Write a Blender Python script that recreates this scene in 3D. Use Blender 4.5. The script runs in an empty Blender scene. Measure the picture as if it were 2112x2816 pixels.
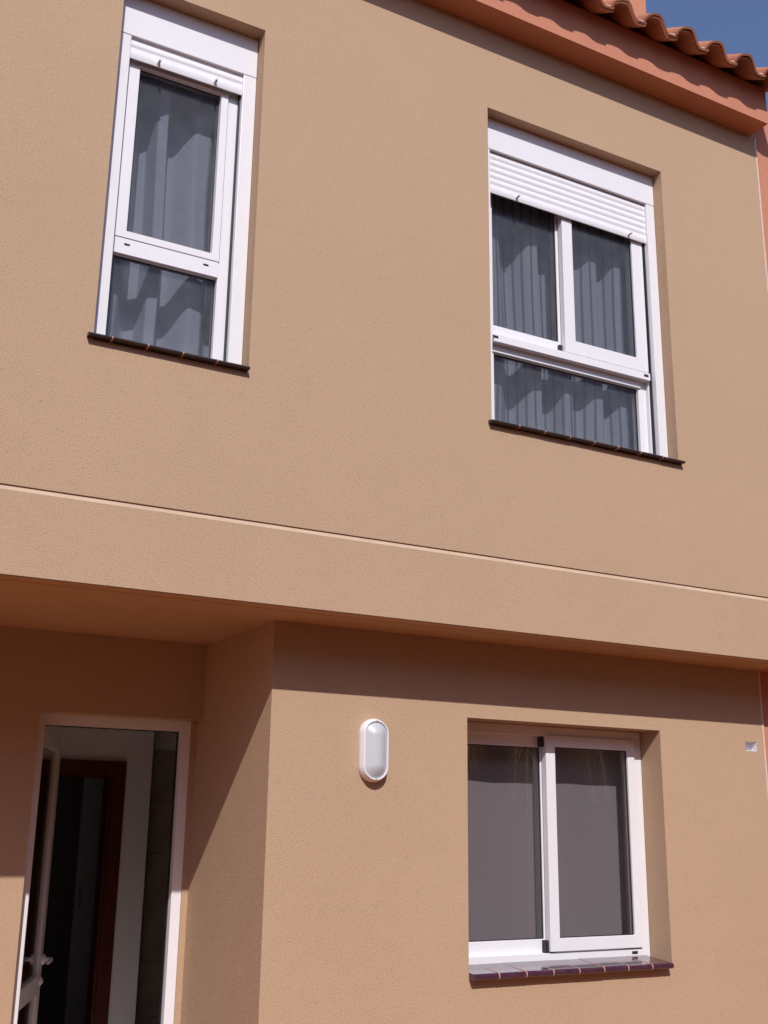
import bpy, bmesh, math, random
from mathutils import Vector, Matrix
random.seed(7)
scene = bpy.context.scene
col = scene.collection

# ------------------------------------------------------------------ camera
YAW, PITCH, ROLL = math.radians(28.7026), math.radians(15.662), math.radians(0.804)
fwd = Vector((math.sin(YAW)*math.cos(PITCH), math.cos(YAW)*math.cos(PITCH), math.sin(PITCH)))
r0 = Vector((math.cos(YAW), -math.sin(YAW), 0)); u0 = r0.cross(fwd)
right = math.cos(ROLL)*r0 + math.sin(ROLL)*u0
up = -math.sin(ROLL)*r0 + math.cos(ROLL)*u0
cam_d = bpy.data.cameras.new('camera')
cam_d.sensor_fit = 'VERTICAL'; cam_d.sensor_height = 24.0; cam_d.sensor_width = 18.0
cam_d.lens = 3066.9/2816*24.0
cam_d.clip_start = 0.05; cam_d.clip_end = 2000
cam = bpy.data.objects.new('camera', cam_d); col.objects.link(cam)
m = Matrix.Identity(4)
for i in range(3):
    m[i][0] = right[i]; m[i][1] = up[i]; m[i][2] = -fwd[i]
m[0][3], m[1][3], m[2][3] = 0.0, -4.5, 1.6
cam.matrix_world = m
scene.camera = cam

# ------------------------------------------------------------------ sky and sun
LIGHT = Vector((0.36, 1.0, -0.95)).normalized()          # travel direction of sunlight
SUN_EL = math.asin(-LIGHT.z); SUN_AZ = math.atan2(-LIGHT.x, -LIGHT.y)
world = bpy.data.worlds.new('World'); scene.world = world; world.use_nodes = True
wn = world.node_tree.nodes; wl = world.node_tree.links
bg = wn['Background']
sky = wn.new('ShaderNodeTexSky'); sky.sky_type = 'NISHITA'; sky.sun_disc = False
sky.sun_elevation = SUN_EL; sky.sun_rotation = SUN_AZ % (2*math.pi)
sky.air_density = 1.0; sky.dust_density = 0.8; sky.ozone_density = 3.5
tn = wn.new('ShaderNodeMix'); tn.data_type = 'RGBA'; tn.blend_type = 'MULTIPLY'; tn.inputs[0].default_value = 1.0
tn.inputs[7].default_value = (1.10, 0.99, 1.07, 1)      # camera white balance leans to violet
wl.new(sky.outputs[0], tn.inputs[6]); wl.new(tn.outputs[2], bg.inputs[0]); bg.inputs[1].default_value = 0.125
sun_d = bpy.data.lights.new('sun', 'SUN'); sun_d.energy = 4.1; sun_d.angle = math.radians(0.53); sun_d.color = (1.0, 0.965, 0.925)
sun = bpy.data.objects.new('sun', sun_d); col.objects.link(sun)
sun.rotation_euler = LIGHT.to_track_quat('-Z', 'Y').to_euler(); sun.location = (-4, -9, 10)

vs = scene.view_settings
scene.display_settings.display_device = 'sRGB'
vs.view_transform = 'Standard'; vs.look = 'None'; vs.exposure = 0.0; vs.gamma = 1.0; vs.use_curve_mapping = False
scene.cycles.max_bounces = 8; scene.cycles.diffuse_bounces = 4; scene.cycles.transparent_max_bounces = 24
scene.cycles.sample_clamp_indirect = 6.0

# ------------------------------------------------------------------ materials
def new_mat(name):
    mt = bpy.data.materials.new(name); mt.use_nodes = True
    n = mt.node_tree.nodes; l = mt.node_tree.links
    return mt, n, l, n['Principled BSDF']
def nd(n, typ, **kw):
    x = n.new(typ)
    for k, v in kw.items(): setattr(x, k, v)
    return x
def noise(n, l, vec, scale, detail=2.0, rough=0.5):
    t = nd(n, 'ShaderNodeTexNoise'); t.inputs['Scale'].default_value = scale
    t.inputs['Detail'].default_value = detail; t.inputs['Roughness'].default_value = rough
    l.new(vec, t.inputs['Vector']); return t.outputs['Fac']
def ramp(n, l, fac, p0, c0, p1, c1):
    r = nd(n, 'ShaderNodeValToRGB')
    r.color_ramp.elements[0].position = p0; r.color_ramp.elements[0].color = (*c0, 1) if len(c0) == 3 else c0
    r.color_ramp.elements[1].position = p1; r.color_ramp.elements[1].color = (*c1, 1) if len(c1) == 3 else c1
    l.new(fac, r.inputs[0]); return r.outputs[0]
def mixc(n, l, fac, a, b, mode='MIX'):
    x = nd(n, 'ShaderNodeMix', data_type='RGBA', blend_type=mode)
    for s, v in ((0, fac), (6, a), (7, b)):
        if isinstance(v, (int, float)): x.inputs[s].default_value = v
        elif isinstance(v, tuple): x.inputs[s].default_value = (*v, 1)
        else: l.new(v, x.inputs[s])
    return x.outputs[2]
def objvec(n):
    return nd(n, 'ShaderNodeTexCoord').outputs['Object']

def stucco(name, c, grain=1.0):
    """scraped mineral render: fine granular relief with small drag pits and cloudy tone"""
    mt, n, l, b = new_mat(name)
    v = objvec(n)
    big = noise(n, l, v, 1.1, 4, 0.6); mid = noise(n, l, v, 9, 3, 0.6)
    g1 = noise(n, l, v, 190, 2, 0.6)
    mp = nd(n, 'ShaderNodeMapping'); mp.inputs['Scale'].default_value = (0.55, 0.55, 1.5); l.new(v, mp.inputs[0])
    vo = nd(n, 'ShaderNodeTexVoronoi'); vo.inputs['Scale'].default_value = 95; l.new(mp.outputs[0], vo.inputs['Vector'])
    thin = noise(n, l, v, 30, 2, 0.5)
    c1 = tuple(x*0.905 for x in c); c2 = tuple(x*1.085 for x in c)
    base = ramp(n, l, big, 0.3, c1, 0.7, c2)
    base = mixc(n, l, 0.35, base, ramp(n, l, mid, 0.3, c1, 0.7, c2))
    hue = noise(n, l, v, 3.2, 4, 0.7)
    base = mixc(n, l, ramp(n, l, hue, 0.42, (0, 0, 0), 0.66, (0.5, 0.5, 0.5)), base, (c[0]*0.985, c[1]*1.015, c[2]*0.95))
    base = mixc(n, l, 0.55*grain, base, ramp(n, l, g1, 0.33, tuple(x*0.68 for x in c), 0.68, tuple(x*1.26 for x in c)))
    pit = ramp(n, l, vo.outputs['Distance'], 0.07, (1, 1, 1), 0.16, (0, 0, 0))
    gate = ramp(n, l, thin, 0.46, (0, 0, 0), 0.60, (1, 1, 1))
    pm = nd(n, 'ShaderNodeMath', operation='MULTIPLY'); l.new(pit, pm.inputs[0]); l.new(gate, pm.inputs[1])
    pm2 = nd(n, 'ShaderNodeMath', operation='MULTIPLY'); l.new(pm.outputs[0], pm2.inputs[0]); pm2.inputs[1].default_value = 0.75*grain
    base = mixc(n, l, pm2.outputs[0], base, tuple(x*0.36 for x in c))
    sp = nd(n, 'ShaderNodeTexVoronoi'); sp.inputs['Scale'].default_value = 3.4; l.new(v, sp.inputs['Vector'])      # a few dark specks
    base = mixc(n, l, ramp(n, l, sp.outputs['Distance'], 0.012, (0.7, 0.7, 0.7), 0.02, (0, 0, 0)), base, tuple(x*0.25 for x in c))
    l.new(base, b.inputs['Base Color'])
    h = nd(n, 'ShaderNodeMath', operation='SUBTRACT'); l.new(g1, h.inputs[0]); l.new(pm.outputs[0], h.inputs[1])
    bp = nd(n, 'ShaderNodeBump'); bp.inputs['Strength'].default_value = 0.55*grain; bp.inputs['Distance'].default_value = 0.004
    l.new(h.outputs[0], bp.inputs['Height']); l.new(bp.outputs[0], b.inputs['Normal'])
    b.inputs['Roughness'].default_value = 0.92; b.inputs['Specular IOR Level'].default_value = 0.15
    return mt

def plain(name, c, rough=0.5, spec=0.5, var=0.06, scale=25, bump=0.0, bscale=200, coat=0.0):
    mt, n, l, b = new_mat(name)
    v = objvec(n); f = noise(n, l, v, scale, 3, 0.55)
    l.new(ramp(n, l, f, 0.3, tuple(x*(1-var) for x in c), 0.7, tuple(min(1, x*(1+var)) for x in c)), b.inputs['Base Color'])
    b.inputs['Roughness'].default_value = rough; b.inputs['Specular IOR Level'].default_value = spec
    b.inputs['Coat Weight'].default_value = coat
    if bump:
        bp = nd(n, 'ShaderNodeBump'); bp.inputs['Strength'].default_value = bump; bp.inputs['Distance'].default_value = 0.003
        l.new(noise(n, l, v, bscale, 3, 0.6), bp.inputs['Height']); l.new(bp.outputs[0], b.inputs['Normal'])
    return mt

def glass(name, tint, dust, refl=1.0, ior=1.5):
    """window pane: tinted see-through, mirror reflection by Fresnel, a thin film of dust"""
    mt = bpy.data.materials.new(name); mt.use_nodes = True
    n = mt.node_tree.nodes; l = mt.node_tree.links; n.remove(n['Principled BSDF']); out = n['Material Output']
    v = objvec(n)
    tr = nd(n, 'ShaderNodeBsdfTransparent'); tr.inputs[0].default_value = (*tint, 1)
    df = nd(n, 'ShaderNodeBsdfDiffuse'); df.inputs[0].default_value = (0.70, 0.71, 0.75, 1)
    gl = nd(n, 'ShaderNodeBsdfGlossy'); gl.inputs['Roughness'].default_value = 0.0; gl.inputs[0].default_value = (refl, refl, refl, 1)
    fr = nd(n, 'ShaderNodeFresnel')
    geo = nd(n, 'ShaderNodeNewGeometry'); io = nd(n, 'ShaderNodeMath', operation='MULTIPLY_ADD')   # same reflectance from both faces
    l.new(geo.outputs['Backfacing'], io.inputs[0]); io.inputs[1].default_value = 1/ior-ior; io.inputs[2].default_value = ior
    l.new(io.outputs[0], fr.inputs[0])
    d = ramp(n, l, noise(n, l, v, 14, 4, 0.65), 0.3, (dust*0.75,)*3, 0.75, (dust*1.3,)*3)
    m1 = nd(n, 'ShaderNodeMixShader'); l.new(d, m1.inputs[0]); l.new(tr.outputs[0], m1.inputs[1]); l.new(df.outputs[0], m1.inputs[2])
    m2 = nd(n, 'ShaderNodeMixShader'); l.new(fr.outputs[0], m2.inputs[0]); l.new(m1.outputs[0], m2.inputs[1]); l.new(gl.outputs[0], m2.inputs[2])
    l.new(m2.outputs[0], out.inputs['Surface'])
    return mt

def curtain_mat(name, c, stripe=None):
    mt, n, l, b = new_mat(name)
    v = objvec(n)
    uv = nd(n, 'ShaderNodeUVMap').outputs[0]
    weave = noise(n, l, v, 260, 2, 0.5)
    base = ramp(n, l, weave, 0.3, tuple(x*0.9 for x in c), 0.7, c)
    if stripe:
        sx = nd(n, 'ShaderNodeSeparateXYZ'); l.new(uv, sx.inputs[0])
        fr = nd(n, 'ShaderNodeMath', operation='FRACT'); l.new(sx.outputs[0], fr.inputs[0])
        a = nd(n, 'ShaderNodeMath', operation='SUBTRACT'); l.new(fr.outputs[0], a.inputs[0]); a.inputs[1].default_value = 0.5
        ab = nd(n, 'ShaderNodeMath', operation='ABSOLUTE'); l.new(a.outputs[0], ab.inputs[0])
        st = ramp(n, l, ab.outputs[0], 0.09, (1, 1, 1), 0.17, (0, 0, 0))
        base = mixc(n, l, st, base, stripe)
    l.new(base, b.inputs['Base Color']); b.inputs['Roughness'].default_value = 0.9
    b.inputs['Specular IOR Level'].default_value = 0.1
    tl = nd(n, 'ShaderNodeBsdfTranslucent'); l.new(base, tl.inputs[0])
    mx = nd(n, 'ShaderNodeMixShader'); mx.inputs[0].default_value = 0.05
    l.new(b.outputs[0], mx.inputs[1]); l.new(tl.outputs[0], mx.inputs[2]); l.new(mx.outputs[0], n['Material Output'].inputs['Surface'])
    return mt

def wood(name, c):
    mt, n, l, b = new_mat(name)
    mp = nd(n, 'ShaderNodeMapping'); mp.inputs['Scale'].default_value = (14, 14, 1.0); l.new(objvec(n), mp.inputs[0])
    f = noise(n, l, mp.outputs[0], 6, 5, 0.65)
    l.new(ramp(n, l, f, 0.3, tuple(x*0.6 for x in c), 0.7, tuple(x*1.25 for x in c)), b.inputs['Base Color'])
    b.inputs['Roughness'].default_value = 0.35
    return mt

def clay(name, c):
    mt, n, l, b = new_mat(name)
    v = objvec(n); oi = nd(n, 'ShaderNodeObjectInfo')
    f = noise(n, l, v, 7, 5, 0.65); g = noise(n, l, v, 120, 3, 0.6)
    base = ramp(n, l, f, 0.3, tuple(x*0.72 for x in c), 0.72, tuple(x*1.25 for x in c))
    base = mixc(n, l, 0.35, base, ramp(n, l, g, 0.3, tuple(x*0.6 for x in c), 0.7, tuple(x*1.3 for x in c)))
    t = ramp(n, l, oi.outputs['Random'], 0.0, (0.82, 0.8, 0.78), 1.0, (1.12, 1.08, 1.05))
    base = mixc(n, l, 1.0, base, t, 'MULTIPLY')
    l.new(base, b.inputs['Base Color']); b.inputs['Roughness'].default_value = 0.85
    bp = nd(n, 'ShaderNodeBump'); bp.inputs['Strength'].default_value = 0.4; bp.inputs['Distance'].default_value = 0.003
    l.new(g, bp.inputs['Height']); l.new(bp.outputs[0], b.inputs['Normal'])
    return mt

TAN = (0.467, 0.315, 0.208)
PINK = (0.51, 0.215, 0.138)
M = {
 'tan': stucco('tan_render', TAN),
 'tan_smooth': stucco('tan_soffit_paint', (0.48, 0.31, 0.19), 0.35),
 'groove': plain('pale_groove_render', (0.53, 0.385, 0.275), 0.85, 0.2, 0.08, 6),
 'oppwall': plain('shade_darkened_render', (0.13, 0.07, 0.05), 0.9, 0.2, 0.1, 2),  # unseen opposite wall, its shade put into the brown
 'bead': plain('pvc_bead', (0.60, 0.47, 0.38), 0.6),
 'pink': stucco('pink_render', PINK, 0.7),
 'alu': plain('white_lacquered_aluminium', (0.745, 0.73, 0.76), 0.32, 0.5, 0.015, 12),
 'slat': plain('white_shutter_slat', (0.745, 0.73, 0.757), 0.38, 0.5, 0.02, 20),
 'gasket': plain('black_rubber', (0.015, 0.014, 0.016), 0.6),
 'peg': plain('grey_plastic', (0.62, 0.60, 0.56), 0.45),
 'glass_up': glass('dusty_window_glass', (0.665, 0.675, 0.71), 0.045, 1.0, 1.30),
 'glass_low': glass('window_glass', (0.715, 0.705, 0.72), 0.006, 1.0, 1.75),
 'glass_door': glass('door_glass', (0.62, 0.60, 0.60), 0.004),
 'sill': plain('plum_glazed_tile', (0.060, 0.021, 0.040), 0.14, 0.6, 0.25, 30, coat=0.3),  # plum holds the sky's reflection in the colour
 'sill_up': plain('shade_dark_sill_tile', (0.036, 0.024, 0.024), 0.3, 0.5, 0.25, 30),  # copy of the lower sill tile, its darker shaded look put into colour
 'grout': plain('pinkish_mortar', (0.46, 0.25, 0.19), 0.9),
 'sheer': curtain_mat('grey_white_sheer', (0.72, 0.73, 0.76)),
 'striped': curtain_mat('striped_curtain_cloth', (0.68, 0.66, 0.64), (0.20, 0.27, 0.35)),
 'blind': curtain_mat('pale_blind_cloth', (0.70, 0.65, 0.65)),
 'clay': clay('terracotta_tile', (0.39, 0.155, 0.085)),
 'mortar': plain('pink_mortar', (0.60, 0.34, 0.28), 0.9, bump=0.4),
 'white': plain('white_wall_paint', (0.80, 0.77, 0.78), 0.8, 0.3, 0.03, 3),
 'wtile': plain('beige_wall_tile', (0.42, 0.34, 0.28), 0.25, 0.5, 0.12, 5),
 'redwood': wood('dark_red_wood', (0.10, 0.019, 0.010)),
 'dimwall': plain('shade_dark_room_paint', (0.10, 0.09, 0.10), 0.9),  # wall colour darkened to hold the dimness of the rooms behind
 'paledoor': plain('pale_blue_grey_paint', (0.42, 0.43, 0.50), 0.5),
 'floor': plain('beige_floor_tile', (0.68, 0.61, 0.55), 0.35, 0.5, 0.08, 4),
 'lamp': plain('white_lamp_plastic', (0.76, 0.74, 0.78), 0.35, 0.5, 0.02),
 'diffuser': plain('frosted_diffuser', (0.50, 0.515, 0.55), 0.36, 0.6, 0.03, 8),
 'screw': plain('steel_screw', (0.25, 0.24, 0.22), 0.4),
 'frond': plain('palm_leaf_green', (0.46, 0.44, 0.10), 0.3, 0.5, 0.3, 6),
 'rachis': plain('palm_rib', (0.70, 0.66, 0.46), 0.4),
 'trunk': plain('palm_trunk', (0.13, 0.09, 0.06), 0.95, 0.2, 0.4, 18, 0.8, 40),
}
# paving: unseen terracotta slabs, orange deepened to bounce warm light into the shade
mt, n, l, b = new_mat('patio_paving')
v = objvec(n); br = nd(n, 'ShaderNodeTexBrick'); br.offset = 0.0
br.inputs['Color1'].default_value = (0.36, 0.118, 0.026, 1); br.inputs['Color2'].default_value = (0.31, 0.10, 0.022, 1); br.inputs['Mortar'].default_value = (0.16, 0.08, 0.05, 1)
br.inputs['Scale'].default_value = 1.0; br.inputs['Brick Width'].default_value = 0.4; br.inputs['Row Height'].default_value = 0.4; br.inputs['Mortar Size'].default_value = 0.006
l.new(v, br.inputs['Vector']); l.new(br.outputs[0], b.inputs['Base Color']); b.inputs['Roughness'].default_value = 0.8
M['paving'] = mt

# ------------------------------------------------------------------ mesh helpers
class MB:
    def __init__(s): s.v = []; s.f = []
    def add(s, vs_, fs_):
        k = len(s.v); s.v += [tuple(p) for p in vs_]; s.f += [tuple(i+k for i in f) for f in fs_]; return s
    def box(s, x0, x1, y0, y1, z0, z1):
        return s.add([(x0,y0,z0),(x1,y0,z0),(x1,y1,z0),(x0,y1,z0),(x0,y0,z1),(x1,y0,z1),(x1,y1,z1),(x0,y1,z1)],
                     [(0,3,2,1),(4,5,6,7),(0,1,5,4),(1,2,6,5),(2,3,7,6),(3,0,4,7)])
    def quad(s, a, b_, c, d): return s.add([a, b_, c, d], [(0,1,2,3)])
    def ring(s, x0, x1, z0, z1, ix0, ix1, iz0, iz1, y0, y1):
        o = [(x0,z0),(x1,z0),(x1,z1),(x0,z1)]; i = [(ix0,iz0),(ix1,iz0),(ix1,iz1),(ix0,iz1)]
        vs_ = [(x,y0,z) for x,z in o]+[(x,y0,z) for x,z in i]+[(x,y1,z) for x,z in o]+[(x,y1,z) for x,z in i]
        fs_ = []
        for k in range(4):
            j = (k+1) % 4
            fs_ += [(k,j,4+j,4+k), (8+j,8+k,12+k,12+j), (j,k,8+k,8+j), (4+k,4+j,12+j,12+k)]
        return s.add(vs_, fs_)
    def extrude_x(s, prof, x0, x1):
        """closed (y,z) profile swept along x"""
        k = len(prof)
        vs_ = [(x0,y,z) for y,z in prof]+[(x1,y,z) for y,z in prof]
        fs_ = [(i, (i+1) % k, k+(i+1) % k, k+i) for i in range(k)] + [tuple(range(k))[::-1], tuple(range(k, 2*k))]
        return s.add(vs_, fs_)
    def tube(s, pts, rads, seg=8, cap=True):
        pts = [Vector(p) for p in pts]; rings = []
        for i, p in enumerate(pts):
            t = (pts[min(i+1, len(pts)-1)]-pts[max(i-1, 0)]).normalized()
            a = t.cross(Vector((0.13, 0.31, 0.94))).normalized(); b_ = t.cross(a)
            r = rads[i] if isinstance(rads, (list, tuple)) else rads
            rings.append([p+r*(math.cos(q)*a+math.sin(q)*b_) for q in [2*math.pi*k/seg for k in range(seg)]])
        vs_ = [p for r in rings for p in r]; fs_ = []
        for i in range(len(rings)-1):
            for k in range(seg):
                fs_.append((i*seg+k, i*seg+(k+1) % seg, (i+1)*seg+(k+1) % seg, (i+1)*seg+k))
        if cap: fs_ += [tuple(range(seg))[::-1], tuple(range((len(rings)-1)*seg, len(rings)*seg))]
        return s.add(vs_, fs_)
    def wall(s, x0, x1, z0, z1, y0, y1, holes, rows=()):
        """slab facing -Y with rectangular through-holes (x0,x1,z0,z1); rows: extra horizontal cuts"""
        xs = sorted({x0, x1, *[h[0] for h in holes], *[h[1] for h in holes]}); xs = [x for x in xs if x0 <= x <= x1]
        zs = sorted({z0, z1, *[h[2] for h in holes], *[h[3] for h in holes], *rows}); zs = [z for z in zs if z0 <= z <= z1]
        hole = lambda a, c: any(h[0]-1e-6 < a < h[1]+1e-6 and h[2]-1e-6 < c < h[3]+1e-6 for h in holes)
        for i in range(len(xs)-1):
            for k in range(len(zs)-1):
                a, b_, c, d = xs[i], xs[i+1], zs[k], zs[k+1]
                if hole((a+b_)/2, (c+d)/2): continue
                s.quad((a,y0,c),(b_,y0,c),(b_,y0,d),(a,y0,d)); s.quad((b_,y1,c),(a,y1,c),(a,y1,d),(b_,y1,d))
                if i == 0 or hole((xs[i-1]+a)/2, (c+d)/2): s.quad((a,y1,c),(a,y0,c),(a,y0,d),(a,y1,d))
                if i == len(xs)-2 or hole((b_+xs[i+2])/2, (c+d)/2): s.quad((b_,y0,c),(b_,y1,c),(b_,y1,d),(b_,y0,d))
                if k == 0 or hole((a+b_)/2, (zs[k-1]+c)/2): s.quad((a,y1,c),(b_,y1,c),(b_,y0,c),(a,y0,c))
                if k == len(zs)-2 or hole((a+b_)/2, (d+zs[k+2])/2): s.quad((a,y0,d),(b_,y0,d),(b_,y1,d),(a,y1,d))
        return s
    def build(s, name, mat, parent=None, bevel=0, smooth=False, merge=True):
        me = bpy.data.meshes.new(name); me.from_pydata(s.v, [], s.f); me.update()
        bm = bmesh.new(); bm.from_mesh(me)
        if merge: bmesh.ops.remove_doubles(bm, verts=bm.verts, dist=1e-5)
        bmesh.ops.recalc_face_normals(bm, faces=bm.faces); bm.to_mesh(me); bm.free()
        o = bpy.data.objects.new(name, me); col.objects.link(o); o.parent = parent
        me.materials.append(M[mat])
        if smooth:
            for p in me.polygons: p.use_smooth = True
        if bevel:
            md = o.modifiers.new('edge_round', 'BEVEL'); md.width = bevel; md.segments = 2; md.limit_method = 'ANGLE'; md.angle_limit = math.radians(40)
        return o
def tag(o, label, cat, group=None):
    o['label'] = label; o['category'] = cat
    if group: o['group'] = group
    return o
def structure(o): o['kind'] = 'structure'; return o
def empty(name, loc=(0, 0, 0)):
    o = bpy.data.objects.new(name, None); col.objects.link(o); o.location = loc; o.empty_display_size = 0.2; return o

# key levels, metres
ZU, ZEV, D1, D2, XC, XE = 2.533, 6.028, 0.347, 1.263, 2.07, 5.225
W1 = (1.021, 1.741, 3.60, 5.466); W2 = (3.092, 4.376, 3.60, 5.50); W3 = (3.155, 4.448, 0.905, 2.133)
XW = -2.4   # west end of the house, out of frame

# ------------------------------------------------------------------ ground
g = MB().quad((-300,-300,0),(300,-300,0),(300,300,0),(-300,300,0)).build('ground', 'paving'); structure(g)

# ------------------------------------------------------------------ the tan townhouse
house = empty('townhouse', (0, 0, 0))
tag(house, 'tan rendered two-storey townhouse with white windows and terracotta eaves', 'house')

# upper wall with shadow groove
GR0, GR1 = 2.878, 2.901
mb = MB()
mb.wall(XW, XE, GR1, 6.2, 0.0, 0.21, [W1, W2])
mb.wall(XW, XE, ZU, GR0, 0.0, 0.21, [])
mb.build('upper_wall', 'tan', house, merge=True)
mb = MB()
mb.quad((XW,0,GR1),(XE,0,GR1),(XE,0.0085,GR1-0.001),(XW,0.0085,GR1-0.001))
mb.quad((XW,0.0085,GR1-0.001),(XE,0.0085,GR1-0.001),(XE,0,GR0),(XW,0,GR0))
mb.build('wall_groove', 'groove', house)
mb = MB()
# soffit with drip slot
mb.box(XW, XE, 0.004, 0.088, ZU-0.0035, ZU+0.03)
mb.box(XW, XE, 0.096, 1.262, ZU-0.0035, ZU+0.03)
mb.build('soffit', 'tan_smooth', house)
# lower wall + porch side wall + porch back wall
mb = MB().wall(XC, XE+0.03, -0.02, ZU-0.0035, D1, D1+0.24, [W3, (5.109, 5.203, 2.049, 2.103)])
mb.build('lower_wall', 'tan', house)
MB().box(XC, XC+0.2, D1+0.24, 1.60, -0.02, ZU-0.0035).build('porch_side_wall', 'tan', house)
MB().wall(XW, XC, -0.02, ZU-0.0035, D2, D2+0.24, [(1.215, XC, -0.03, 2.126)]).build('porch_back_wall', 'tan', house)
# joint beads at the party line
MB().box(XE, XE+0.014, -0.004, 0.05, ZU, ZEV).build('joint_bead', 'bead', house)
MB().box(XE+0.03, XE+0.044, D1-0.004, D1+0.05, 0, ZU-0.004).build('joint_bead', 'bead', house)
# eaves cornice
CX = 5.188
MB().box(XW, CX, -0.158, 0.15, ZEV, 6.286).build('eaves_cornice', 'pink', house)
# shell: back wall, side walls, slab
MB().box(XW, XE-0.02, 6.2, 6.4, 0, 6.35).build('back_wall', 'tan', house)
MB().box(XW, XW+0.2, 0.21, 6.2, ZU+0.03, 6.2).build('end_wall', 'tan', house)
MB().box(XE-0.2, XE-0.02, 0.21, 6.2, ZU+0.03, 6.2).build('party_wall', 'white', house)
MB().box(XE-0.2, XE-0.02, D1+0.241, 6.2, 0.0, ZU).build('party_wall', 'white', house)
MB().box(XW+0.2, XE-0.2, 0.21, 6.2, ZU+0.03, 2.76).build('floor_slab', 'white', house)
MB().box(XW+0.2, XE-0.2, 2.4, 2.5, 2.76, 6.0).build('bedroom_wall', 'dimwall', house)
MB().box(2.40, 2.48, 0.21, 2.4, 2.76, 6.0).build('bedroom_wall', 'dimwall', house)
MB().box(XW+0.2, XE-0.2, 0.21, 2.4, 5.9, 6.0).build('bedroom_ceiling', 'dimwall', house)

# ------------------------------------------------------------------ interior seen through the front door
MB().box(XW, XE-0.2, 1.25, 6.2, 0.0, 0.012).build('interior_floor', 'floor', house)
MB().box(XW, XC-0.002, 1.504, 6.2, 2.46, ZU-0.004).build('hall_ceiling', 'white', house)
MB().box(XC+0.201, XE-0.2, D1+0.241, 6.2, 2.46, ZU-0.004).build('hall_ceiling', 'white', house)
MB().box(XW, XW+0.2, 1.504, 6.2, 0.012, 2.46).build('interior_wall', 'white', house)
MB().wall(XW+0.2, 2.352, 0.012, 2.46, 3.0, 3.12, [(1.28, 2.088, 0.0, 1.893)]).build('interior_wall', 'white', house)
MB().box(0.82, 0.92, 1.504, 3.0, 0.012, 2.46).build('interior_wall', 'white', house)  # unseen white wall added to bounce more light into the hall
# dark red door casing
MB().add(*(lambda: (MB().ring(1.195, 2.172, 0.012, 1.982, 1.28, 2.086, 0.0121, 1.893, 2.978, 3.0).v, MB().ring(1.195, 2.172, 0.012, 1.982, 1.28, 2.086, 0.0121, 1.893, 2.978, 3.0).f))()).build('door_casing', 'redwood', house, 0.004)
lin = MB(); lin.box(1.281, 1.30, 3.001, 3.13, 0.012, 1.892); lin.box(2.068, 2.087, 3.001, 3.13, 0.012, 1.892); lin.box(1.30, 2.068, 3.001, 3.13, 1.874, 1.892)
lin.build('door_lining', 'redwood', house)
# dark room behind it with a pale door
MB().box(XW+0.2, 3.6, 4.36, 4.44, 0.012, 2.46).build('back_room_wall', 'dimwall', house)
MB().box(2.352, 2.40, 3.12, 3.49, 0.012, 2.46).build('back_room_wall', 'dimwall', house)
pd = MB().box(2.23, 2.39, 4.28, 4.32, 0.012, 1.93).build('interior_door', 'paledoor', house, 0.003)
MB().box(2.262, 2.274, 4.255, 4.28, 0.98, 1.12).build('door_pull', 'screw', pd)
# tiled kitchen wall
tw = MB().box(2.40, XE-0.2, 3.5, 3.6, 0.012, 2.46).build('kitchen_wall', 'white', house)
tile_me = None
for r in range(6):
    for c in range(5):
        z1 = 2.098-r*0.357
        t = MB().box(0, 0.497, -0.008, 0, -0.354, 0) if tile_me is None else None
        if t:
            o = t.build('wall_tile', 'wtile', tw, 0.002); tile_me = o.data
        else:
            o = bpy.data.objects.new('wall_tile', tile_me); col.objects.link(o); o.parent = tw
            md = o.modifiers.new('edge_round', 'BEVEL'); md.width = 0.002; md.segments = 1
        o.location = (2.41+c*0.5, 3.4995, z1)

# ------------------------------------------------------------------ windows
def pane(parent, x0, x1, z0, z1, y, mat):
    return MB().box(x0, x1, y, y+0.005, z0, z1).build('pane', mat, parent)
def glazing_gasket(parent, x0, x1, z0, z1, y, w=0.005):
    MB().ring(x0-0.004, x1+0.004, z0-0.004, z1+0.004, x0+w, x1-w, z0+w, z1-w, y-0.006, y-0.0005).build('glazing_gasket', 'gasket', parent)
def sill_tiles(parent, joints, ynose, yback, ztop_nose, ztop_back, th=0.024, mat='sill'):
    """row of glazed bullnose tiles; joints = x of the tile edges"""
    for i in range(len(joints)-1):
        a, b_ = joints[i]+0.003, joints[i+1]-0.003
        pr = []
        for k in range(7):                      # rounded nose
            q = math.pi/2 + math.pi*k/6
            pr.append((ynose+th/2+math.cos(q)*th/2, ztop_nose-th/2+math.sin(q)*th/2))
        pr += [(ynose+0.05, ztop_nose-th), (yback, ztop_back-th), (yback, ztop_back)]
        dz = random.uniform(-0.0012, 0.0012); dy = random.uniform(-0.001, 0.001)
        pr = [(y+dy, z+dz) for y, z in pr]
        MB().extrude_x(pr, a, b_).build('sill_tile', mat, parent)
        if i:
            x = joints[i]; e = 0.0015
            pg = []
            for k in range(7):
                q = math.pi/2 + math.pi*k/6
                pg.append((ynose+th/2+math.cos(q)*(th/2+e), ztop_nose-th/2+math.sin(q)*(th/2+e)))
            pg += [(ynose+0.05, ztop_nose-th-0.002), (yback, ztop_back-th), (yback, ztop_back-0.001)]
            MB().extrude_x(pg, x-0.0031, x+0.0031).build('sill_joint', 'grout', parent)
def slat(parent, x0, x1, z0, z1, y, bulge, mat='slat', name='shutter_slat'):
    pr = []
    for k in range(7):
        t = k/6; pr.append((y-bulge*math.sin(math.pi*min(1, t*1.15)) if t < 0.87 else y, z0+(z1-z0)*t))
    pr += [(y+0.008, z1), (y+0.008, z0)]
    return MB().extrude_x(pr, x0, x1).build(name, mat, parent)
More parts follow.
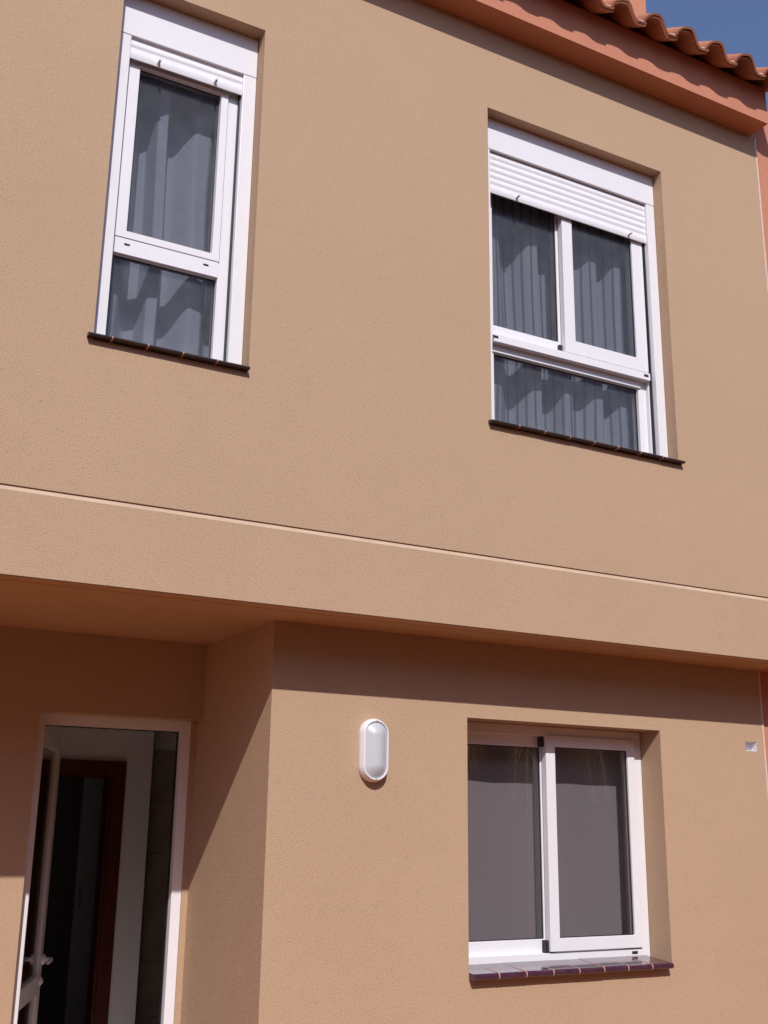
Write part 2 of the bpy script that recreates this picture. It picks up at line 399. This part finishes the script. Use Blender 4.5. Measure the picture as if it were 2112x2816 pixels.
def peg(parent, x, y, z):
    MB().tube([(x, y, z), (x, y-0.012, z), (x, y-0.034, z)], [0.008, 0.0065, 0.0065], 10).build('stop_peg', 'peg', parent, smooth=False)

# --- window 1: narrow upper window
x0, x1, z0, z1 = W1
w1 = MB().ring(x0+0.002, x1-0.002, 3.645, 5.40, 1.0985, 1.611, 3.69, 5.20, 0.138, 0.20).build('window', 'alu', house, 0.002)
w1['label'] = 'narrow tall upper window with a fixed lower light'
MB().box(x0+0.002, x1-0.002, 0.085, 0.205, 5.238, z1-0.002).build('shutter_box', 'alu', w1, 0.003)
MB().box(x0+0.002, 1.093, 0.087, 0.137, 3.645, 5.236).build('guide_rail', 'alu', w1, 0.002)
MB().box(1.671, x1-0.002, 0.087, 0.137, 3.645, 5.236).build('guide_rail', 'alu', w1, 0.002)
MB().box(1.0985, 1.611, 0.132, 0.195, 4.108, 4.2).build('transom', 'alu', w1, 0.002)
sa = MB().ring(1.103, 1.612, 4.19, 5.178, 1.158, 1.575, 4.226, 5.118, 0.128, 0.19).build('sash', 'alu', w1, 0.002)
pane(w1, 1.150, 1.583, 4.218, 5.126, 0.166, 'glass_up')
pane(w1, 1.090, 1.619, 3.66, 4.12, 0.172, 'glass_up')
glazing_gasket(w1, 1.158, 1.575, 4.226, 5.118, 0.166, 0.004); glazing_gasket(w1, 1.0985, 1.611, 3.69, 4.108, 0.172, 0.004)
for x in (1.165, 1.548): MB().box(x-0.013, x+0.013, 0.1265, 0.1315, 4.158, 4.1612).build('weep_slot', 'gasket', w1)
MB().box(1.6125, 1.6155, 0.136, 0.139, 4.19, 5.178).build('gap_shade_line', 'gasket', w1)  # black strip standing in for the shaded gap beside the sash
MB().box(1.664, 1.6705, 0.118, 0.137, 3.645, 5.236).build('guide_gap_shade', 'gasket', w1)  # dark strip painted in for shade in the gap beside the guide
slat(w1, 1.094, 1.670, 5.122, 5.182, 0.098, 0.004, name='shutter_bottom_bar')
slat(w1, 1.094, 1.670, 5.183, 5.222, 0.100, 0.0045); slat(w1, 1.094, 1.670, 5.2235, 5.26, 0.106, 0.006)
for x in (1.235, 1.525): peg(w1, x, 0.096, 5.138)
sill_tiles(w1, [0.990, 1.096, 1.255, 1.415, 1.577, 1.738], -0.036, 0.137, 3.618, 3.644, 0.014, 'sill_up')

# --- window 2: wide upper window
x0, x1, z0, z1 = W2
w2 = MB().ring(x0+0.002, x1-0.002, 3.645, 5.40, 3.215, 4.238, 3.69, 5.22, 0.150, 0.21).build('window', 'alu', house, 0.002)
w2['label'] = 'wide upper sliding window with a half lowered roller shutter'
MB().box(x0+0.002, x1-0.002, 0.074, 0.208, 5.298, z1-0.002).build('shutter_box', 'alu', w2, 0.003)
MB().box(x0+0.002, 3.156, 0.076, 0.125, 3.645, 5.296).build('guide_rail', 'alu', w2, 0.002)
MB().box(4.311, x1-0.002, 0.076, 0.125, 3.645, 5.296).build('guide_rail', 'alu', w2, 0.002)
MB().box(4.2945, 4.335, 0.126, 0.149, 3.645, 5.29).build('frame_post', 'alu', w2, 0.002)
MB().box(3.12, 3.185, 0.126, 0.149, 3.645, 5.29).build('frame_post', 'alu', w2, 0.002)
MB().box(4.303, 4.3105, 0.108, 0.126, 3.645, 5.296).build('guide_gap_shade', 'gasket', w2)  # black stand-in for the shaded gap along this guide
MB().box(3.186, 4.294, 0.102, 0.20, 4.133, 4.178).build('track', 'alu', w2, 0.002)
MB().box(3.2, 4.25, 0.14, 0.20, 4.09, 4.1325).build('transom', 'alu', w2, 0.002)
MB().ring(3.150, 3.735, 4.200, 5.235, 3.216, 3.670, 4.259, 5.175, 0.160, 0.188).build('sash', 'alu', w2, 0.002)
MB().ring(3.682, 4.2925, 4.186, 5.235, 3.755, 4.209, 4.266, 5.175, 0.112, 0.150).build('sash', 'alu', w2, 0.002)
MB().box(3.186, 4.294, 0.152, 0.20, 4.178, 4.199).build('rear_track', 'alu', w2)
pane(w2, 3.20, 3.68, 4.25, 5.19, 0.172, 'glass_up')
pane(w2, 3.745, 4.218, 4.256, 5.19, 0.130, 'glass_up')
pane(w2, 3.205, 4.246, 3.66, 4.10, 0.176, 'glass_up')
glazing_gasket(w2, 3.216, 3.670, 4.259, 5.175, 0.172); glazing_gasket(w2, 3.755, 4.209, 4.266, 5.175, 0.130); glazing_gasket(w2, 3.215, 4.238, 3.69, 4.09, 0.176)
for x in (3.196, 4.262): MB().box(x-0.016, x+0.016, 0.0995, 0.104, 4.153, 4.166).build('track_end_cap', 'gasket', w2)
MB().box(3.660, 3.683, 0.142, 0.159, 4.18, 4.235).build('buffer_gap_block', 'gasket', w2)  # black filler standing in for shade in the gap between the sashes
slat(w2, 3.157, 4.310, 5.032, 5.087, 0.092, 0.004, name='shutter_bottom_bar')
for k in range(5): slat(w2, 3.157, 4.310, 5.088+k*0.0405, 5.128+k*0.0405, 0.094, 0.0042)
for x in (3.345, 4.168): peg(w2, x, 0.091, 5.048)
sill_tiles(w2, [3.068, 3.244, 3.411, 3.577, 3.742, 3.906, 4.069, 4.230, 4.398], -0.036, 0.149, 3.618, 3.644, 0.014, 'sill_up')

SILL3 = [3.152, 3.298, 3.460, 3.624, 3.786, 3.945, 4.104, 4.266, 4.415]
# --- window 3: ground-floor sliding window
x0, x1, z0, z1 = W3
w3 = MB().ring(x0+0.002, x1-0.002, 0.925, z1-0.002, 3.22, 4.388, 0.968, 2.078, 0.512, 0.582).build('window', 'alu', house, 0.002)
w3['label'] = 'ground floor sliding window with a pale blind behind'
MB().ring(3.20, 3.83, 0.962, 2.078, 3.275, 3.757, 1.035, 2.019, 0.548, 0.578).build('sash', 'alu', w3, 0.002)
MB().ring(3.763, 4.3865, 0.975, 2.083, 3.825, 4.336, 1.040, 2.023, 0.500, 0.540).build('sash', 'alu', w3, 0.002)
pane(w3, 3.265, 3.767, 1.027, 2.028, 0.560, 'glass_low')
pane(w3, 3.815, 4.345, 1.031, 2.032, 0.518, 'glass_low')
glazing_gasket(w3, 3.275, 3.757, 1.035, 2.019, 0.560); glazing_gasket(w3, 3.825, 4.336, 1.040, 2.023, 0.518)
MB().box(3.742, 3.7625, 0.515, 0.547, 2.022, 2.072).build('buffer_gap_block', 'gasket', w3)
MB().box(3.742, 3.7625, 0.515, 0.547, 0.972, 1.030).build('buffer_gap_block', 'gasket', w3)
MB().box(4.318, 4.356, 0.5085, 0.513, 0.944, 0.957).build('track_end_cap', 'gasket', w3)
MB().box(4.3875, 4.390, 0.5085, 0.5125, 0.975, 2.07).build('gap_shade_line', 'gasket', w3)  # shade of the gap between sash and frame, drawn as a black strip
sill_tiles(w3, SILL3, 0.293, 0.511, 0.917, 0.934, 0.03)
sb = MB(); sb.box(W3[0]+0.001, W3[1]-0.001, D1+0.001, 0.511, 0.86, 0.903)
sb.build('sill_bed', 'grout', w3)

# ------------------------------------------------------------------ front door
FX0, FX1, FZ = 1.236, 2.038, 2.118
df = MB()
df.ring(FX0-0.02, 2.036, 0.0121, 2.1255, 1.264, 1.984, 0.0131, 2.068, 1.353, 1.42)
df.build('door_frame', 'alu', house, 0.002)
MB().box(2.0365, XC, 1.346, 1.502, 0.013, 2.1255).build('door_reveal', 'tan', house)
gk = MB(); gk.box(1.979, 1.984, 1.395, 1.418, 0.012, 2.064); gk.box(1.264, 1.984, 1.395, 1.418, 2.0635, 2.068); gk.box(1.264, 1.268, 1.395, 1.418, 0.012, 2.0635)
gk.build('door_gasket', 'gasket', house)
# leaf, built closed along +x from the hinge then swung inward
leaf = MB()
LW, LH = 0.705, 2.045
def leaf_ring(mb, x0, x1, z0, z1, w): mb.ring(x0, x1, z0, z1, x0+w, x1-w, z0+w, z1-w, 0.0, 0.045)
lm = MB()
lm.box(0, 0.055, 0, 0.045, 0.02, LH); lm.box(LW-0.075, LW, 0, 0.045, 0.02, LH); lm.box(0.055, LW-0.075, 0, 0.045, LH-0.075, LH)
lm.box(0.055, LW-0.075, 0, 0.045, 0.02, 0.12); lm.box(0.055, LW-0.075, 0, 0.045, 0.705, 0.80)
door = lm.build('front_door', 'alu', house, 0.002)
door.location = (1.272, 1.42, 0); door.rotation_euler = (0, 0, math.radians(69))
door['label'] = 'white glazed front door leaf standing open inward'
MB().box(0.05, LW-0.07, 0.018, 0.024, 0.795, LH-0.07).build('pane', 'glass_door', door)
MB().box(0.05, LW-0.07, 0.018, 0.024, 0.115, 0.71).build('pane', 'glass_door', door)
hx = LW-0.038
def lathe_y(mb, cx_, cz_, prof, seg=16):
    vs_ = []; fs_ = []
    for r, y in prof:
        for k in range(seg): vs_.append((cx_+r*math.cos(2*math.pi*k/seg), y, cz_+r*math.sin(2*math.pi*k/seg)))
    for i in range(len(prof)-1):
        for k in range(seg): fs_.append((i*seg+k, i*seg+(k+1) % seg, (i+1)*seg+(k+1) % seg, (i+1)*seg+k))
    fs_ += [tuple(range(seg)), tuple(range((len(prof)-1)*seg, len(prof)*seg))]
    mb.add(vs_, fs_)
hm = MB(); lathe_y(hm, hx, 0.875, [(0.027, 0.0), (0.027, -0.012), (0.022, -0.018), (0.011, -0.022), (0.011, -0.045)])
hm.tube([(hx, -0.045, 0.875), (hx-0.02, -0.052, 0.875), (hx-0.07, -0.052, 0.873), (hx-0.115, -0.048, 0.868)], [0.012, 0.012, 0.010, 0.008], 10)
hm.build('handle', 'lamp', door, smooth=True)
hk = MB(); lathe_y(hk, hx, 0.875, [(0.027, 0.045), (0.027, 0.057), (0.012, 0.064), (0.012, 0.085), (0.022, 0.09), (0.024, 0.105), (0.015, 0.115)])
hk.build('knob', 'lamp', door, smooth=True)
lk = MB(); lathe_y(lk, hx, 0.765, [(0.022, -0.0), (0.022, -0.008), (0.012, -0.011), (0.012, -0.016)]); lk.build('lock_cylinder', 'lamp', door, smooth=True)

# ------------------------------------------------------------------ recessed box in the wall
rb = MB(); rb.ring(5.109, 5.203, 2.049, 2.103, 5.111, 5.201, 2.051, 2.101, D1+0.002, D1+0.06); rb.box(5.111, 5.201, D1+0.05, D1+0.06, 2.051, 2.101)
tag(rb.build('wall_box', 'lamp'), 'small white plastic box recessed in the tan wall near the pink house', 'wall box')

# ------------------------------------------------------------------ wall lamp
def stadium(w, h, n_=26):
    r = w/2; s_ = h/2-r; p = []
    for k in range(n_+1): q = math.pi*k/n_; p.append((r*math.cos(q), s_+r*math.sin(q)))
    for k in range(n_+1): q = math.pi+math.pi*k/n_; p.append((r*math.cos(q), -s_+r*math.sin(q)))
    return p
def loft(loops, cap0=False, cap1=True):
    mb = MB(); k = len(loops[0]); vs_ = [p for L in loops for p in L]; fs_ = []
    for i in range(len(loops)-1):
        for j in range(k): fs_.append((i*k+j, i*k+(j+1) % k, (i+1)*k+(j+1) % k, (i+1)*k+j))
    if cap1: fs_.append(tuple(range((len(loops)-1)*k, len(loops)*k)))
    if cap0: fs_.append(tuple(range(k))[::-1])
    return mb.add(vs_, fs_)
lamp = empty('wall_lamp', (2.606, D1, 1.945)); tag(lamp, 'white oval bulkhead lamp on the tan wall beside the lower window', 'wall lamp')
S_ = lambda w, h, y: [(x, y, z) for x, z in stadium(w, h)]
loft([S_(.148,.298,0), S_(.150,.300,-.004), S_(.150,.300,-.022), S_(.146,.296,-.026), S_(.144,.294,-.029), S_(.135,.285,-.045), S_(.130,.280,-.048), S_(.121,.271,-.048), S_(.119,.269,-.043), S_(.119,.269,-.034)], True, True).build('housing', 'lamp', lamp, smooth=True)
lamp.children[0].data.set_sharp_from_angle(angle=math.radians(28))
lo = []
for t in [0, .15, .3, .45, .6, .75, .88, .97]:
    lo.append(S_(.1185*(1-t*0.95), .2685-.1185*t*0.95*1.15, -.039-.030*math.sin(t*math.pi/2)))
loft(lo).build('diffuser', 'diffuser', lamp, smooth=True)
for dz in (-.138, .138):
    sm = MB(); lathe_y(sm, 0, dz, [(.0034, -.042), (.0034, -.0485), (.0024, -.0488)], 10); sm.build('screw', 'screw', lamp)

# ------------------------------------------------------------------ curtains and blind
def fold_path(keys, step=0.006):
    pts = []
    for i in range(len(keys)-1):
        (a, ya), (b_, yb) = keys[i], keys[i+1]
        nn = max(3, int(math.hypot(b_-a, yb-ya)/step))
        for k in range(nn):
            t = k/nn; s_ = t*t*(3-2*t); pts.append((a+(b_-a)*t, ya+(yb-ya)*s_))
    pts.append(keys[-1]); return pts
def curtain(name, keys, z0, z1, mat, label, stripe=0.058):
    p = fold_path(keys); nz = 14; vs_ = []; fs_ = []; us = []; d = 0
    for i, (x, y) in enumerate(p):
        if i: d += math.hypot(x-p[i-1][0], y-p[i-1][1])
        for k in range(nz+1):
            t = k/nz; z = z0+(z1-z0)*t
            wob = 0.007*math.sin(2.1*z+9*x)+0.004*math.sin(5.3*z+3*x)
            ym = 0.31+(y-0.31)*(1.0-0.04*t)
            vs_.append((x+wob, ym+0.006*math.sin(3*z+20*x), z)); us.append(d/stripe)
    for i in range(len(p)-1):
        for k in range(nz): fs_.append((i*(nz+1)+k, (i+1)*(nz+1)+k, (i+1)*(nz+1)+k+1, i*(nz+1)+k+1))
    me = bpy.data.meshes.new(name); me.from_pydata(vs_, [], fs_)
    uvl = me.uv_layers.new(name='cloth')
    for lp in me.loops: uvl.data[lp.index].uv = (us[lp.vertex_index], vs_[lp.vertex_index][2])
    for q in me.polygons: q.use_smooth = True
    me.materials.append(M[mat]); o = bpy.data.objects.new(name, me); col.objects.link(o)
    md = o.modifiers.new('thickness', 'SOLIDIFY'); md.thickness = 0.0015
    return tag(o, label, 'curtain')
curtain('curtain', [(0.93,.40),(1.03,.40),(1.12,.27),(1.165,.28),(1.25,.41),(1.288,.395),(1.31,.26),(1.355,.25),(1.372,.39),(1.42,.40),(1.525,.27),(1.58,.275),(1.66,.385),(1.80,.39)], 3.30, 5.75, 'sheer', 'plain grey-white curtain behind the narrow upper window')
curtain('curtain', [(3.00,.35),(3.19,.37),(3.275,.265),(3.325,.27),(3.455,.375),(3.56,.255),(3.61,.25),(3.635,.36),(3.72,.355),(3.785,.24),(3.825,.24),(3.85,.30),(3.91,.30),(3.985,.235),(4.03,.235),(4.05,.32),(4.10,.315),(4.175,.235),(4.225,.235),(4.25,.34),(4.34,.34),(4.38,.27),(4.50,.28)], 3.30, 5.75, 'striped', 'blue-striped pale curtain behind the wide upper window')
# flat blind behind the lower window, gently buckled
vs_ = []; fs_ = []; NX, NZ = 44, 20; BX0, BX1, BZ0, BZ1 = 3.03, 4.66, 0.75, 2.32
for i in range(NX+1):
    for k in range(NZ+1):
        x = BX0+(BX1-BX0)*i/NX; z = BZ0+(BZ1-BZ0)*k/NZ
        vs_.append((x, 0.665+0.0035*math.sin(7*x+0.6*z)+0.0025*math.sin(19*x+2*z), z))
for i in range(NX):
    for k in range(NZ): fs_.append((i*(NZ+1)+k, (i+1)*(NZ+1)+k, (i+1)*(NZ+1)+k+1, i*(NZ+1)+k+1))
me = bpy.data.meshes.new('window_blind'); me.from_pydata(vs_, [], fs_); me.uv_layers.new(name='cloth')
for q in me.polygons: q.use_smooth = True
me.materials.append(M['blind']); o = bpy.data.objects.new('window_blind', me); col.objects.link(o)
md = o.modifiers.new('thickness', 'SOLIDIFY'); md.thickness = 0.0015
tag(o, 'pale grey flat blind behind the ground floor sliding window', 'blind')

# ------------------------------------------------------------------ roof
SL = math.tan(math.radians(32)); RZ = 6.205
roof = MB()
roof.add([(XW,-0.16,RZ+0.14*SL-0.01),(CX,-0.16,RZ+0.14*SL-0.01),(CX,3.2,RZ+3.5*SL-0.01),(XW,3.2,RZ+3.5*SL-0.01),(XW,6.5,RZ+0.3*SL),(CX,6.5,RZ+0.3*SL)], [(0,1,2,3),(3,2,5,4)])
roof.add([(XW,-0.15,6.2),(CX,-0.15,6.2),(CX,3.2,6.2),(CX,3.2,RZ+3.5*SL-0.012),(CX,-0.158,RZ+0.14*SL-0.012)], [(1,2,3,4)])
roof = roof.build('roof', 'pink', house, merge=False)
PITCH_T = 0.2475
def tile_profile():
    p = []
    for k in range(7):                              # lip and steep left flank up to the crest
        t = k/6; p.append((0.088*(1-math.cos(t*math.pi/2)), 0.014+0.066*math.sin(t*math.pi/2)))
    for k in range(1, 11):                          # smooth right flank into the pan
        t = k/10; p.append((0.088+0.118*t, 0.080*(0.5+0.5*math.cos(math.pi*t))))
    p += [(0.225, 0.0005), (0.248, 0.004), (0.268, 0.009)]
    return p
def make_tile_mesh(length=0.46, th=0.013):
    p = tile_profile(); nrm = []
    for i in range(len(p)):
        a = p[max(i-1, 0)]; b_ = p[min(i+1, len(p)-1)]; dx, dz = b_[0]-a[0], b_[1]-a[1]; q = math.hypot(dx, dz); nrm.append((-dz/q, dx/q))
    low = [(x-nx*th/2, z-nz*th/2) for (x, z), (nx, nz) in zip(p, nrm)]; top = [(x+nx*th/2, z+nz*th/2) for (x, z), (nx, nz) in zip(p, nrm)]
    loop = low+top[::-1]; k = len(loop); mb = MB(); nsec = [0, 0.012, length]
    vs_ = []; fs_ = []
    for y in nsec: vs_ += [(x, y, z) for x, z in loop]
    for s_ in range(len(nsec)-1):
        for j in range(k): fs_.append((s_*k+j, s_*k+(j+1) % k, (s_+1)*k+(j+1) % k, (s_+1)*k+j))
    h = len(p)
    for e in (0, len(nsec)-1):
        for j in range(h-1): fs_.append((e*k+j, e*k+j+1, e*k+k-2-j, e*k+k-1-j))
    return mb.add(vs_, fs_)
tile0 = make_tile_mesh().build('roof_tile', 'clay', roof); tme = tile0.data
for f_ in tme.polygons: f_.use_smooth = False
ncol = 30; first = True
rows = [(-0.30, 0.0), (0.07, 0.021), (0.44, 0.042), (0.81, 0.063)]
for ri, (yy, lift) in enumerate(rows):
    for c in range(ncol):
        xx = 5.100-0.088-c*PITCH_T
        if first: o = tile0; first = False
        else: o = bpy.data.objects.new('roof_tile', tme); col.objects.link(o); o.parent = roof
        o.location = (xx+random.uniform(-.003, .003), yy+random.uniform(-.006, .004), RZ+0.008+(yy+0.30)*SL+0.012+random.uniform(-.002, .002)+(0.02 if ri else 0))
        o.rotation_euler = (math.radians(32)+random.uniform(-.01, .01), random.uniform(-.012, .012), random.uniform(-.012, .012))
# a second clay layer shows as a thin line under each eaves crest
lay = make_tile_mesh(0.40, 0.010)
lay0 = lay.build('under_tile', 'clay', roof); lme = lay0.data
for c in range(ncol):
    o = lay0 if c == 0 else bpy.data.objects.new('under_tile', lme)
    if c: col.objects.link(o); o.parent = roof
    o.location = (5.100-0.088-c*PITCH_T+0.0015, -0.287, RZ+0.0105); o.rotation_euler = (math.radians(32), 0, 0); o.scale = (1.0, 1, 0.96)
# mortar plugs at the valleys
mm = None
for c in range(ncol):
    if mm is None:
        o = MB().add([(-.046,0,.006),(.010,0,.010),(.014,0,.027),(-.034,0,.021),(-.046,.05,.006),(.010,.05,.010),(.014,.05,.027),(-.034,.05,.021)], [(0,1,2,3),(7,6,5,4),(0,4,5,1),(1,5,6,2),(2,6,7,3),(3,7,4,0)]).build('mortar_plug', 'mortar', roof, 0.003); mm = o.data
    else:
        o = bpy.data.objects.new('mortar_plug', mm); col.objects.link(o); o.parent = roof
        md = o.modifiers.new('edge_round', 'BEVEL'); md.width = 0.003
    o.location = (5.100-0.088-c*PITCH_T+random.uniform(-.002, .002), -0.304+random.uniform(-.002, .003), RZ+0.016); o.scale = (random.uniform(.9, 1.15), 1, random.uniform(.9, 1.15))
ch = MB().box(4.30, 4.815, 0.5, 0.95, 6.35, 8.3); ch.box(4.26, 4.855, 0.46, 0.99, 8.3, 8.38)
ch.build('chimney', 'pink', roof)

# ------------------------------------------------------------------ pink neighbouring house
nb = empty('neighbour_house', (XE+0.02, 0, 0)); tag(nb, 'pink rendered house adjoining at the right edge', 'house')
def nbuild(mb, name, mat): 
    o = mb.build(name, mat, nb); o.location = (-(XE+0.02), 0, 0); return o
NX0, NX1 = XE+0.0145, 9.5
nbuild(MB().wall(NX0, NX1, ZU, 6.3, 0.012, 0.21, []), 'upper_wall', 'pink')
nbuild(MB().box(XE+0.0445, NX1, D1+0.006, D1+0.24, -0.02, ZU-0.004), 'lower_wall', 'pink')
nbuild(MB().box(XE+0.0005, NX1, 0.016, D1+0.005, ZU-0.0035, ZU+0.03), 'soffit', 'pink')
nbuild(MB().box(NX0, NX1, 0.212, 6.0, 6.1, 6.25), 'roof', 'pink')
nbuild(MB().box(5.36, 5.625, 0.215, 0.55, 6.25, 6.842), 'chimney', 'pink')
nbuild(MB().box(NX1-0.2, NX1, 0.212, 6.0, 0, 6.1), 'end_wall', 'pink')

# ------------------------------------------------------------------ palm that shows as a reflection in the lower window
palm = empty('palm_tree', (5.80, -2.2, 0)); tag(palm, 'small palm reflected in the left pane of the ground floor window', 'palm')
tr = MB(); tr.tube([(0,0,-0.02),(0.02,0.01,0.6),(0.0,0.03,1.6),(0.03,0.0,2.5),(0.02,0.0,3.0)], [0.17,0.13,0.12,0.12,0.10], 12)
tr.build('trunk', 'trunk', palm, smooth=True)
for k in range(11):
    a = math.pi*0.72+2*math.pi*k/11+random.uniform(-.1, .1); L = random.uniform(1.25, 1.5); rise = random.uniform(0.15, 0.4)
    pts = []
    for i in range(12):
        t = i/11; pts.append(Vector((math.cos(a)*L*t*(1-0.25*t), math.sin(a)*L*t*(1-0.25*t), 2.95+rise*2.4*t*(1-t)-1.15*t**2.0)))
    fm = MB(); fm.tube(pts, [0.020*(1-0.8*i/11)+0.004 for i in range(12)], 6)
    fo = fm.build('frond', 'rachis', palm, smooth=True)
    lf = MB()
    for i in range(1, 26):
        t = i/26; q = t*11; j = min(int(q), 10); p = pts[j].lerp(pts[j+1], q-j); tg = (pts[j+1]-pts[j]).normalized()
        sd = tg.cross(Vector((0, 0, 1))).normalized()
        for s_ in (-1, 1):
            ll = (0.36*math.sin(math.pi*min(1, 0.15+0.85*t))+0.06)*random.uniform(.8, 1.2)
            tip = p+sd*s_*ll*0.45+tg*ll*0.7+Vector((0, 0, -0.55*ll)); md_ = p.lerp(tip, 0.5)+Vector((0, 0, 0.05*ll)); w = tg*0.022
            lf.add([p-w, p+w, md_+w, md_-w, tip], [(0,1,2,3),(3,2,4)])
    lf.build('leaflets', 'frond', fo, merge=False)['kind'] = 'stuff'

# ------------------------------------------------------------------ assumed house across the street (behind the camera): blocks low sky, darkens reflections
op = empty('opposite_house', (0, -9.6, 0)); tag(op, 'assumed house across the street, colour darkened for shade, mirrored in the window panes', 'house')
def obuild(mb, name, mat, par=None):
    o = mb.build(name, mat, par or op)
    return o
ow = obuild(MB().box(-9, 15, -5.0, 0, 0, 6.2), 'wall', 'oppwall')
obuild(MB().add([(-9.3,-5.4,6.2),(15.3,-5.4,6.2),(15.3,0.35,6.2),(-9.3,0.35,6.2),(-9.3,-2.5,7.3),(15.3,-2.5,7.3)], [(0,1,2,3),(3,2,5,4),(1,0,4,5),(0,3,4),(2,1,5)]), 'roof', 'clay')
for wx in (-7, -3.5, 0.2, 3.6, 7.4, 11.2):
    for wz, wh in ((0.95, 1.2), (3.7, 1.5)):
        wf = obuild(MB().ring(wx, wx+1.2, wz, wz+wh, wx+0.07, wx+1.13, wz+0.07, wz+wh-0.07, 0.0005, 0.05), 'window', 'redwood')
        MB().box(wx+0.07, wx+1.13, 0.001, 0.02, wz+0.07, wz+wh-0.07).build('pane', 'gasket', wf)
